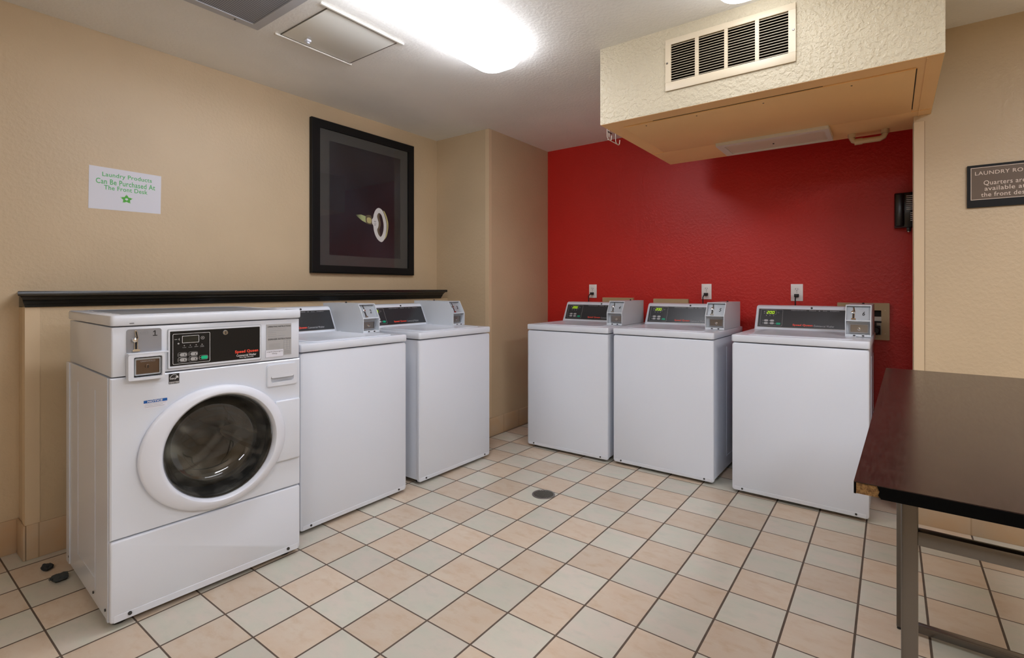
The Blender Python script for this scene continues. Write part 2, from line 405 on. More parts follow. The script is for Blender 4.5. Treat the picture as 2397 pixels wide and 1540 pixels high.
# ------------------------------------------------------------------ lamps
def strip_light(x, y0, y1, label, k=1., wd=.262, group=None):
    r = empty('ceiling_light', (x, (y0+y1)/2, ZC)); tag(r, label, 'light', group)
    h = (y1-y0)/2
    mk('housing', lambda b: b.prism(rr(-wd/2+.015, wd/2-.015, -h+.02, h-.02, .06, 6), lambda a, c, d: (a, c, d), -.012, -.001), 'fixture', r)
    def dif(b):
        L = []
        for ins, z in ((.006, -.010), (0, -.016), (.001, -.045), (.008, -.070), (.022, -.088), (.040, -.097), (.062, -.100)):
            L.append([(p[0], p[1], z) for p in rr(-wd/2+ins, wd/2-ins, -h+ins, h-ins, .085-ins*.5, 8)])
        b.loops(L, None, True, True)
    mk('diffuser', dif, lampmat(k), r)
    return r
strip_light(.462, -.505, .725, 'lit fluorescent wraparound light on the ceiling beside the square hatch')
strip_light(1.685, -.440, .790, 'lit fluorescent ceiling light whose tip shows above the vent grille', .55)
def add_fill_panel(x, y, label, k):  # added ceiling panel, out of view, to brighten the sign wall and washer fronts
    r = tag(empty('fill_panel', (x, y, ZC)), label, 'light')
    mk('frame', lambda b: b.ring(rr(-.305, .305, -.61, .61, .004, 1), rr(-.280, .280, -.585, .585, .002, 1), lambda a, c, d: (a, c, d), -.010, -.0005), 'fixture', r)
    mk('diffuser', lambda b: b.box(-.280, .280, -.585, .585, -.005, -.002), lampmat(k), r)
add_fill_panel(2.30, -2.75, 'added flush ceiling fill panel behind the camera, out of view', 1.15)
add_fill_panel(3.40, -.25, 'added flush ceiling fill panel over the right side of the room, out of view', 1.6)

# ------------------------------------------------------------------ ceiling vent and hatch
r = empty('ceiling_vent', (-.03, -.53, ZC)); tag(r, 'grey perforated square ceiling vent with a pale frame, cut off by the top edge', 'vent')
hw = .305
mk('frame', lambda b: b.ring(rr(-hw, hw, -hw, hw, .004, 1), rr(-hw+.04, hw-.04, -hw+.04, hw-.04, .002, 1), lambda a, c, d: (a, c, d), -.012, -.0005), mat('vent_frame', (.42, .43, .45, 1), .4), r)
mk('perforated_panel', lambda b: b.box(-hw+.04, hw-.04, -hw+.04, hw-.04, -.008, -.004), 'perf', r)
mk('screw', lambda b: b.lathe([(.005, -.0125), (.004, -.0145)], lambda a, c, d: (a, c, d), -hw+.02, .19, 10, cap1=True), 'screw', r)
r = empty('ceiling_hatch', (-.102, .070, ZC)); tag(r, 'square painted ceiling access hatch with white rails beside the lit lamp', 'hatch')
mk('panel', lambda b: b.box(-.195, .195, -.196, .196, -.0042, -.0015, .001), 'hatch', r)
mk('frame', lambda b: b.ring(rr(-.200, .200, -.201, .201, .001, 1), rr(-.1965, .1965, -.1975, .1975, .001, 1), lambda a, c, d: (a, c, d), -.004, -.0005), mat('hatch_joint', (.12, .11, .09, 1), .6), r)
mk('rail', lambda b: b.box(.208, .224, -.245, .225, -.011, -.0005, .002), mat('hatch_rail', (.66, .63, .56, 1), .35), r)
mk('rail', lambda b: b.box(-.216, -.200, -.225, .214, -.010, -.0005, .002), M['hatch_rail'] if 'hatch_rail' in M else bpy.data.materials['hatch_rail'], r)
mk('latch', lambda b: (b.box(-.150, -.120, -.105, -.080, -.018, -.006, .004), b.box(-.143, -.127, -.10, -.085, -.026, -.018, .003)), 'white2', r)

# ------------------------------------------------------------------ soffit fittings
# return grille
r = empty('vent_grille', (1.529, SY0, 2.25)); tag(r, 'cream slatted air return grille on the front of the boxed soffit', 'vent')
def gframe(b):
    F = XZ
    # outer border, with four windows: build as bars
    x0, x1, z0, z1 = -.280, .280, -.124, .124
    wx = [(-.252, -.138), (-.121, -.007), (.008, .122), (.138, .252)]; wz = (-.083, .096)
    b.box(x0, x1, -.008, -.0005, z0, wz[0], .0015); b.box(x0, x1, -.008, -.0005, wz[1], z1, .0015)
    xs = [x0]+[v for a in wx for v in a]+[x1]
    for i in range(0, 10, 2): b.box(xs[i], xs[i+1], -.008, -.0005, wz[0], wz[1])
mk('frame', gframe, 'grille', r)
for a, c in [(-.252, -.138), (-.121, -.007), (.008, .122), (.138, .252)]:
    def sl(b):
        n = 15
        for i in range(n):
            z = -.083+.179*(i+.5)/n
            p = [(-.0080, z-.0035), (-.0080, z-.0015), (.010, z+.0052), (.0105, z+.0040)]
            b.prism(p, lambda q, s, d: (d, q, s), a, c)
    mk('louvre_bank', sl, 'grille', r)
for x in (-.271, .271): mk('screw', lambda b: b.lathe([(.005, -.0085), (.003, -.011)], XZ, x, .01, 10, cap1=True), 'steel', r)
# underside panel
r = empty('access_panel', (1.597, 1.36, SZ)); tag(r, 'tan painted access panel screwed to the underside of the soffit', 'panel')
mk('panel', lambda b: b.box(-.612, .612, -.305, .300, -.008, -.0017, .0015), 'tan', r)
mk('dark_seam', lambda b: (b.box(.613, .6165, -.29, .27, -.0028, -.0016), b.box(-.45, .30, -.3085, -.3055, -.0028, -.0016)), 'dark', r)
for x, y in ((-.24, -.27), (.06, -.26), (.40, -.26), (-.5, -.27)): mk('screw', lambda b: b.lathe([(.004, -.008), (.003, -.0095)], lambda a, c, d: (a, c, d), x, y, 8, cap1=True), 'screw', r)
r = empty('recessed_light', (1.583, 1.790, SZ)); tag(r, 'unlit rectangular light with a white frame under the soffit', 'light')
mk('frame', lambda b: b.ring(rr(-.285, .285, -.145, .125, .003, 1), rr(-.245, .262, -.105, .098, .002, 1), lambda a, c, d: (a, c, d), -.026, -.0017), 'fixture', r)
mk('lens', lambda b: b.box(-.245, .262, -.105, .098, -.022, -.012), 'lensoff', r)
mk('screw', lambda b: b.lathe([(.005, -.022), (.004, -.026)], lambda a, c, d: (a, c, d), 0, .0, 10, cap1=True), 'screw', r)
r = tag(empty('pipe_trap', (2.03, 1.93, SZ)), 'tan painted loop of plastic pipe under the soffit beside the unlit light', 'pipe')
mk('pipe', lambda b: b.tube([(-.075, 0, 0), (-.075, 0, -.025), (-.068, 0, -.040), (-.052, 0, -.048), (0, 0, -.048), (.052, 0, -.048), (.068, 0, -.040), (.075, 0, -.025), (.075, 0, 0)], .0145, 14), 'pipe', r)
mk('coupling', lambda b: b.tube([(-.062, 0, -.048), (-.026, 0, -.048)], .0175, 14), 'pipe', r)
mk('coupling', lambda b: b.tube([(-.075, 0, -.002), (-.075, 0, -.022)], .019, 14), 'pipe', r)
mk('coupling', lambda b: b.tube([(.075, 0, -.002), (.075, 0, -.022)], .019, 14), 'pipe', r)
# wire bracket hanging off the left lower edge of the soffit
r = tag(empty('wire_bracket', (SX0-.008, 1.10, SZ+.0)), 'small white wire bracket hanging from the left lower edge of the soffit', 'bracket')
def wb(b):
    for y in (-.035, .07):
        b.tube([(.012, y, .05), (-.004, y, .05), (-.004, y, -.032), (-.004, y+.012, -.044), (-.004, y+.03, -.047), (-.004, y+.05, -.040), (-.004, y+.055, -.015)], .0022, 6)
    b.tube([(-.004, -.025, -.046), (-.004, .11, -.046)], .0022, 6); b.tube([(-.004, -.012, .04), (-.004, -.012, -.03)], .0022, 6)
mk('wire_hook', wb, 'wire', r)
mk('cross_wire', lambda b: b.tube([(-.004, -.03, -.004), (-.004, .02, -.004)], .003, 6), 'screw', r)

# ------------------------------------------------------------------ shelf on the low wall
def shelf(b):
    P = [(XL, 1.160), (-.805, 1.160), (-.803, 1.155), (-.803, 1.144), (-.808, 1.140), (-.822, 1.140), (-.824, 1.136), (-.834, 1.131), (-.835, 1.127), (-.840, 1.124),
         (-.846, 1.113), (-.849, 1.105), (-.854, 1.103), (-.856, 1.098), (-.858, 1.091), (-.867, 1.089), (XL, 1.089)]
    e = lambda x: (x-(-.867))        # overhang at this profile point is repeated round the near end
    L = []
    for y0, s in ((KY, -1), (1.540, 0)):
        L.append([(x, (y0-max(0, e(x))*.55) if s else y0+e(x)*.30, z) for x, z in P])
    b.loops(L, None, True, True, smooth=False)
o = mk('wall_shelf', shelf, 'shelf'); tag(o, 'long black moulded ledge shelf along the left wall behind the washers', 'shelf')

# ------------------------------------------------------------------ framed picture (on the left wall; faces +x)
PW = lambda a, b, d: (d, a, b)
X0 = XL
r = empty('framed_picture', (X0, .898, 1.796)); tag(r, 'large black framed picture of a silver key on a dark ground', 'picture')
PF = lambda a, b, d: (d, a-.898, b-1.796)
def fr(b):
    o_ = [(.449, 1.276), (1.348, 1.276), (1.348, 2.317), (.449, 2.317)]; i_ = [(.512, 1.330), (1.292, 1.330), (1.292, 2.262), (.512, 2.262)]
    L = [[PF(a, c, .001) for a, c in o_], [PF(a, c, .028) for a, c in o_], [PF(a+(.006 if a < 1 else -.006), c+(.006 if c < 1.8 else -.006), .033) for a, c in o_],
         [PF(a, c, .026) for a, c in i_], [PF(a, c, .012) for a, c in i_]]
    b.loops(L, smooth=False)
mk('frame', fr, 'frame', r)
mk('mat_board', lambda b: b.ring([(.508, 1.326), (1.296, 1.326), (1.296, 2.266), (.508, 2.266)], [(.591, 1.403), (1.219, 1.403), (1.219, 2.190), (.591, 2.190)], PF, .003, .0125), 'mat', r)
art = mk('art_print', lambda b: b.prism([(.585, 1.397), (1.225, 1.397), (1.225, 2.196), (.585, 2.196)], PF, .003, .0095), 'print', r)
K_out = [(1.0101,1.7795),(.9833,1.7623),(.9665,1.7282),(.9595,1.6978),(.9498,1.6876),(.9504,1.6558),(.9609,1.6432),(.9665,1.6072),(.9805,1.5696),(1.0058,1.5372),(1.0401,1.5236),(1.0661,1.5511),(1.0777,1.5894),(1.085,1.6439),(1.0792,1.6901),(1.0603,1.7393),(1.0401,1.7694)]
K_in = [(1.0172,1.7423),(1.0016,1.7324),(.9959,1.711),(1.0044,1.6844),(1.0101,1.6642),(1.0072,1.6363),(.9973,1.617),(1.0002,1.5965),(1.0115,1.5745),(1.0272,1.5619),(1.0429,1.5772),(1.0545,1.6107),(1.0574,1.6528),(1.0501,1.694),(1.0372,1.7273)]
K_sh = [(.9959,1.711),(1.0044,1.6844),(1.0101,1.6642),(1.0072,1.6363),(.9973,1.617),(1.0002,1.5965),(1.0115,1.5745),(1.0272,1.5619),(1.0229,1.5893),(1.0172,1.6119),(1.0257,1.6358),(1.0315,1.6595),(1.0257,1.6867),(1.0172,1.7088),(1.0186,1.739),(1.0016,1.7324)]
K_ed = [(1.0545,1.7619),(1.0632,1.7606),(1.0806,1.7347),(1.0953,1.6989),(1.1027,1.6621),(1.0982,1.6147),(1.0836,1.5666),(1.0574,1.5388),(1.0719,1.5656),(1.085,1.6088),(1.0894,1.6514),(1.0806,1.702),(1.0661,1.7377)]
K_st = [(.805,1.7048),(.8523,1.7114),(.8924,1.7038),(.9006,1.6912),(.8979,1.6549),(.8629,1.6669),(.8259,1.6895)]
K_co = [(.8924,1.7015),(.9114,1.715),(.9388,1.7136),(.9485,1.6897),(.9498,1.6512),(.936,1.6464),(.9114,1.6495),(.8951,1.6591)]
K_br = [(.9046,1.6916),(.9223,1.6981),(.9429,1.6891),(.9429,1.6664),(.936,1.6555),(.9114,1.6574),(.9033,1.6735)]
def resample(P, n):
    """resample a closed outline to n points starting at its topmost point, by angle order"""
    P = [Vector(p) for p in P]; k = max(range(len(P)), key=lambda i: P[i].y); P = P[k:]+P[:k]+[P[k]]
    D = [0]
    for a, b_ in zip(P[:-1], P[1:]): D.append(D[-1]+(b_-a).length)
    out = []; j = 0
    for i in range(n):
        t = D[-1]*i/n
        while D[j+1] < t: j += 1
        f = (t-D[j])/(D[j+1]-D[j]); out.append(tuple(P[j].lerp(P[j+1], f)))
    return out
def keyart(b):
    b.prism(bez(K_ed, 3), PF, .0096, .0099, 'keygold');
    up = [(.805, 1.7048), (.8523, 1.7114), (.8924, 1.7038), (.9006, 1.6912)]; dn = [(.805, 1.7048), (.8259, 1.6895), (.8629, 1.6669), (.9006, 1.6549)]
    def at(L, y):
        for (a, c), (a2, c2) in zip(L[:-1], L[1:]):
            if a <= y <= a2: return c+(c2-c)*(y-a)/(a2-a)
        return L[-1][1]
    for i in range(12):
        y0, y1 = .806+.0945*i/12, .806+.0945*(i+1)/12; k = min(1, (i+.6)/7)
        mm = bpy.data.materials.get('key_shaft_%d' % i) or mat('key_shaft_%d' % i, (.02+.50*k, .02+.58*k, .02+.27*k, 1), .6)
        b.prism([(y0, at(dn, y0)), (y1, at(dn, y1)), (y1, at(up, y1)), (y0, at(up, y0))], PF, .0096, .0099, mm)
    b.prism(bez(K_co, 3), PF, .0099, .0102, 'keydark'); b.prism(bez(K_br, 3), PF, .0102, .0104, 'keygold')
    b.ring(resample(bez(K_out, 4), 64), resample(bez(K_in, 4), 64), PF, .0098, .0105, 'keywhite')
    b.prism(bez(K_sh, 3), PF, .0096, .0100, 'keydark')
    text(b, 'A2-B', .965, .985, 1.65, 1.668, lambda a, c, d: PF(.975-(c-1.66)*1.0, 1.66+(a-.975)*1.9, d), .0107, 'greyprint', .01)
mk('key_image', keyart, None, art)
mk('glass_pane', lambda b: b.prism([(.512, 1.330), (1.292, 1.330), (1.292, 2.262), (.512, 2.262)], PF, .0180, .0200), 'pane', r)

# ------------------------------------------------------------------ paper notice
r = empty('paper_notice', (X0, -.559, 1.667)); tag(r, 'white paper sign with green lettering and a green star on the left wall', 'sign')
NF = lambda a, b, d: (d, a+.559, b-1.667)
mk('sheet', lambda b: b.prism([(-.711, 1.561), (-.409, 1.567), (-.406, 1.768), (-.708, 1.771)], NF, .0006, .0012), 'paper', r)
mk('lettering', lambda b: text(b, 'Laundry Products', -.657, -.449, 1.7195, 1.7465, NF, .0016, 'green', .012), None, r)
mk('lettering', lambda b: text(b, 'Can Be Purchased At', -.682, -.434, 1.6880, 1.7145, NF, .0016, 'green', .012), None, r)
mk('lettering', lambda b: text(b, 'The Front Desk', -.650, -.468, 1.6610, 1.6830, NF, .0016, 'green', .012), None, r)
def star(b):
    cx, cz = -.558, 1.624; R, q = .0295, .0145; P = []
    for k in range(10):
        a = math.radians(90+36*k); rad = R if k % 2 == 0 else q; P.append((cx+rad*math.cos(a)*1.0, cz+rad*math.sin(a)*.88))
    c = []
    for k in range(5):
        a = math.radians(90+36+72*k); c.append((cx+.0072*math.cos(a), cz+.0072*math.sin(a)*.88))
    for k in range(5):
        tip = P[2*k]; l, rg = P[(2*k-1) % 10], P[(2*k+1) % 10]; ml = ((tip[0]*.55+l[0]*.45), (tip[1]*.55+l[1]*.45)); mr = ((tip[0]*.55+rg[0]*.45), (tip[1]*.55+rg[1]*.45))
        b.prism([tip, ml, mr], NF, .0013, .0016, 'greenl')
        b.prism([ml, l, c[(k-1) % 5], c[k % 5], rg, mr][::1], NF, .0013, .0016, 'green2')
mk('star_emblem', star, None, r)

# ------------------------------------------------------------------ laundry room sign
r = empty('room_sign', (2.550, YS, 1.652)); tag(r, 'brown room sign in a black holder on the beige wall above the table', 'sign')
SF = lambda a, b, d: (a-2.550, -d, b-1.652)
mk('holder', lambda b: b.prism(rr(2.422, 2.677, 1.553, 1.752, .002, 2), SF, .0005, .011), 'frame', r)
mk('sign_face', lambda b: b.prism([(2.4345, 1.588), (2.667, 1.588), (2.667, 1.740), (2.4345, 1.740)], SF, .0105, .0125), 'signink', r)
mk('sign_insert', lambda b: b.prism([(2.4370, 1.5905), (2.6645, 1.5905), (2.6645, 1.7375), (2.4370, 1.7375)], SF, .0125, .0132), 'signbrown', r)
mk('lettering', lambda b: text(b, 'LAUNDRY ROOM', 2.450, 2.653, 1.7035, 1.7205, SF, .0136), 'signink', r)
mk('lettering', lambda b: text(b, 'Quarters are', 2.480, 2.621, 1.6510, 1.6760, SF, .0136), 'signink', r)
mk('lettering', lambda b: text(b, 'available at', 2.483, 2.620, 1.6285, 1.6480, SF, .0136), 'signink', r)
mk('lettering', lambda b: text(b, 'the front desk', 2.471, 2.632, 1.6005, 1.6205, SF, .0136), 'signink', r)

# ------------------------------------------------------------------ outlets, cords, utility plates on the red wall
def outlet(x, z, label):
    r = empty('wall_outlet', (x, YB, z)); tag(r, label, 'outlet', 'outlets on the red wall')
    mk('cover_plate', lambda b: b.box(-.0365, .0365, -.0065, -.0002, -.058, .058, .002), 'outlet', r)
    for s in (1, -1):
        def rec(b):
            b.prism(rr(-.017, .017, s*.0195-.0145, s*.0195+.0145, .011, 4), XZ, -.0085, -.006, 'outlet')
            for dx, h in ((-.0065, .008), (.0065, .0065)): b.box(dx-.0012, dx+.0012, -.0092, -.0084, s*.0195+.001, s*.0195+.001+h, m='ink')
            b.lathe([(.0026, -.0084), (.0026, -.0092)], XZ, 0, s*.0195-.0075, 10, 'ink', cap1=True)
        mk('receptacle', rec, None, r)
    mk('screw', lambda b: b.lathe([(.0028, -.0065), (.0024, -.0078)], XZ, 0, 0, 8, cap1=True), 'steel', r)
    return r
OUT = [(.050, 1.147), (1.010, 1.147), (1.6125, 1.143)]
OL = ['white outlet on red wall behind washer 4, leftmost of three', 'white outlet on red wall above washer 5, middle one of three', 'white outlet on red wall above washer 6, rightmost of three']
CL = ['black plug and cord in the outlet behind washer 4', 'black plug and cord in the outlet above washer 5', 'black plug in the rightmost outlet, its cord dropping straight behind the control panel']
for (x, z), l, cl, dx in zip(OUT, OL, CL, (-.018, -.014, -.004)):
    outlet(x, z, l)
    c = empty('power_cord', (x, YB-.0095, z-.0195)); tag(c, cl, 'cord', 'plugs and cords in the red wall outlets')
    mk('plug', lambda b: (b.box(-.014, .014, -.022, -.0005, -.012, .010, .003), b.box(-.010, .010, -.034, -.020, -.011, .008, .004)), 'rubber', c)
    mk('cord', lambda b: b.tube([(0, -.030, -.004), (dx*.6, -.038, -.010), (dx, -.038, -.024), (dx*1.1, -.034, -.06), (dx*1.1, -.030, -.14), (dx*.8, -.026, -.26), (dx*.6, -.024, -.5)], .0042, 8), 'rubber', c)
def util(x0, x1, z0, z1, label):
    r = empty('utility_box', ((x0+x1)/2, YB, (z0+z1)/2)); tag(r, label, 'wall box', 'ivory washer utility boxes on the red wall')
    w_, h_ = (x1-x0)/2, (z1-z0)/2
    ix0, ix1, iz0, iz1 = w_-.17, w_-.042, -h_+.030, h_-.046
    mk('face_plate', lambda b: b.ring(rr(-w_, w_, -h_, h_, .002, 1), rr(ix0, ix1, iz0, iz1, .002, 1), XZ, -.026, -.0002), 'ivory', r)
    def back(b):
        b.box(ix0, ix1, -.004, -.001, iz0, iz1, m='fixture'); b.box(ix0, ix1, -.006, -.004, iz1-.040, iz1, m='dark')
    mk('recess', back, None, r)
    def valve(b):
        for cx in (ix1-.030, ix0+.03):
            b.lathe([(.024, -.006), (.026, -.045), (.018, -.055)], XZ, cx, iz0+.030, 14, None, cap1=True)
            b.box(cx-.026, cx+.026, -.030, -.006, iz0+.004, iz0+.060, .004)
            b.box(cx-.032, cx+.032, -.055, -.046, iz0+.078, iz0+.090, .004); b.box(cx-.006, cx+.006, -.05, -.02, iz0+.055, iz0+.085, .002)
            b.tube([(cx, -.030, iz0+.03), (cx, -.030, iz0+.002)], .011, 8)
    mk('valve', valve, 'rubber', r)
    for z in (iz0+.01, iz1): mk('screw', lambda b: b.lathe([(.003, -.026), (.002, -.0275)], XZ, w_-.022, z, 8, cap1=True), 'guard', r)
util(.152, .428, .862, 1.094, 'ivory utility box whose top edge shows behind the coin box of washer 4')
util(.602, .879, .858, 1.089, 'ivory utility box on the red wall behind the left half of washer 5')
util(1.848, 2.124, .848, 1.079, 'ivory utility box with black valves on the red wall right of washer 6')

# ------------------------------------------------------------------ black wall telephone in the alcove
r = empty('wall_telephone', (2.215, YB, 1.640)); tag(r, 'black wall telephone half hidden by the right wall edge', 'telephone')
PH = lambda a, b, d: (a-2.215, d, b-1.640)
mk('body', lambda b: b.box(-.068, .080, -.075, -.0005, -.100, .112, .006), 'phone', r)
def dial(b):
    for i in range(8): b.box(-.010, .026 if i < 6 else .022, -.0765, -.075, .087-.0115*i, .0915-.0115*i)
    for i in range(5): b.box(.010, .026, -.0765, -.075, -.016-.0115*i, -.0115-.0115*i)
mk('label_strip', dial, 'line', r)
def coil(b):
    pts = []
    for i in range(120):
        a = i*.9; pts.append((.035+.0-.04*math.sin(i/119*PI)*.2+.008*math.cos(a), -.082-.008*math.sin(a), .0-.0011*i))
    b.tube(pts, .0022, 5)
mk('coiled_cord', coil, mat('grey_cord', (.05, .025, .025, 1), .4), r)
mk('handset', lambda b: (b.box(-.066, -.020, -.100, -.0745, -.095, .108, .010, 3),), 'phone', r)
mk('lock', lambda b: (b.box(-.008, .014, -.07, -.03, -.122, -.098, .004, m='phone'), b.box(-.004, .012, -.066, -.035, -.128, -.121, .002, m='chrome')), None, r)

# ------------------------------------------------------------------ floor drain, lint
r = empty('floor_drain', (.541, .955, 0)); tag(r, 'small round metal floor drain set in the tiles', 'drain')
FL_ = lambda a, b, d: (a, b, d)
mk('rim', lambda b: b.lathe([(.066, .0003), (.065, .0028), (.057, .0030), (.056, .001)], FL_, 0, 0, 40), 'steel', r)
mk('pit', lambda b: b.lathe([(.0655, .0004), (.001, .0005)], FL_, 0, 0, 40, cap1=True), 'dark', r)
def grate(b):
    R = .057
    for i in range(-5, 6):
        o_ = i*.0098; h = math.sqrt(max(0, R*R-o_*o_))
        b.box(o_-.0017, o_+.0017, -h, h, .0012, .0026); b.box(-h, h, o_-.0014, o_+.0014, .0012, .0024)
mk('grate', grate, 'brass', r)
def lint(b, sx, sy, sz, seed):
    rnd = random.Random(seed)
    g = bmesh.ops.create_icosphere(b.bm, subdivisions=4, radius=1.)['verts']
    ph = [rnd.uniform(0, 6) for _ in range(6)]
    for v in g:
        n = 1+.14*math.sin(4*v.co.x+ph[0])+.12*math.sin(5*v.co.y+ph[1])+.09*math.sin(8*v.co.z+ph[2]+4*v.co.x)+.05*math.sin(15*v.co.x+11*v.co.y+ph[3])+rnd.uniform(-.03, .03)
        v.co = Vector((v.co.x*sx*n, v.co.y*sy*n, max(-.9, v.co.z)*sz*n))
    for f in b.bm.faces: f.smooth = True
o = mk('lint_clump', lambda b: lint(b, .034, .017, .010, 3), 'lint'); o.location = (-.705, -.917, .010); tag(o, 'dark lint clump on the tiles by the rear corner of washer 1', 'lint')
o = mk('lint_clump', lambda b: (lint(b, .024, .026, .012, 5), [b.tube([(-.01+.006*k, -.02, .008), (-.008+.008*k, -.034, .003)], .0012, 5) for k in range(3)]), mat('grey_lint', (.035, .04, .04, 1), .9)); o.location = (-.555, -.905, .012); tag(o, 'dark grey lint clump under the left side of washer 1', 'lint')

# ------------------------------------------------------------------ washers
def shell(b, x0, x1, y0, y1, z0, z1, rc, rb=.0, m=None, seg=5):
    """box with vertical edges rounded by rc and its upper and lower rims eased by rb"""
    base = rr(x0, x1, y0, y1, rc, seg)
    cx, cy = (x0+x1)/2, (y0+y1)/2
    def ins(k): return [(cx+(p[0]-cx)*(1-k/((x1-x0)/2)), cy+(p[1]-cy)*(1-k/((y1-y0)/2))) for p in base]
    L = []
    prof = [(rb, z0), (rb*.3, z0+rb*.3), (0, z0+rb)] if rb else [(0, z0)]
    prof += [(0, z1-rb), (rb*.3, z1-rb*.3), (rb, z1)] if rb else [(0, z1)]
    for k, z in prof: L.append([(p[0], p[1], z) for p in ins(k)])
    b.loops(L, m, True, True)
def seg7(b, F, x, z, w_, h, ch, d, m):
    t = .0016; S = {'2': 'abged', '0': 'abcdef', '1': 'bc'}[ch]; sl = .12
    G = lambda a, c, dd: F(x+a+sl*c, z+c, dd)
    R = {'a': (t, w_-t, h-t, h), 'g': (t, w_-t, h/2-t/2, h/2+t/2), 'd': (t, w_-t, 0, t), 'f': (0, t, h/2, h-t/2), 'e': (0, t, t/2, h/2), 'b': (w_-t, w_, h/2, h-t/2), 'c': (w_-t, w_, t/2, h/2)}
    for k in S:
        a0, a1, c0, c1 = R[k]; b.prism([(a0, c0), (a1, c0), (a1, c1), (a0, c1)], G, d, d+.0004, m)
def coin_slide(b, F, x, z, s, d):
    """chrome coin slide: black entry slot, round knob, black lower slot and foot"""
    G = lambda a, c, dd: F(x+a*s, z+c*s, dd)
    b.prism([(-.003, .003), (.006, .003), (.0005, .034), (-.006, .034)], G, d, d-.004, 'chrome')
    b.prism([(-.0005, .006), (.0035, .006), (-.0005, .031), (-.004, .031)], G, d-.0035, d-.0048, 'blackm')
    b.prism(rr(-.0075, .0035, -.036, 0, .002, 2), G, d, d-.004, 'chrome'); b.prism(rr(-.0055, .0012, -.032, -.004, .001, 2), G, d-.0035, d-.0048, 'blackm')
    b.lathe([(.009, d), (.0095, d-.006/1), (.007, d-.011), (.001, d-.013)], lambda a, c, dd: F(x+a*s, z+c*s, dd), -.006, 0, 16, 'chrome', cap1=True)
    b.prism(rr(-.013, .010, -.040, -.033, .003, 2), G, d, d-.006, 'chrome')

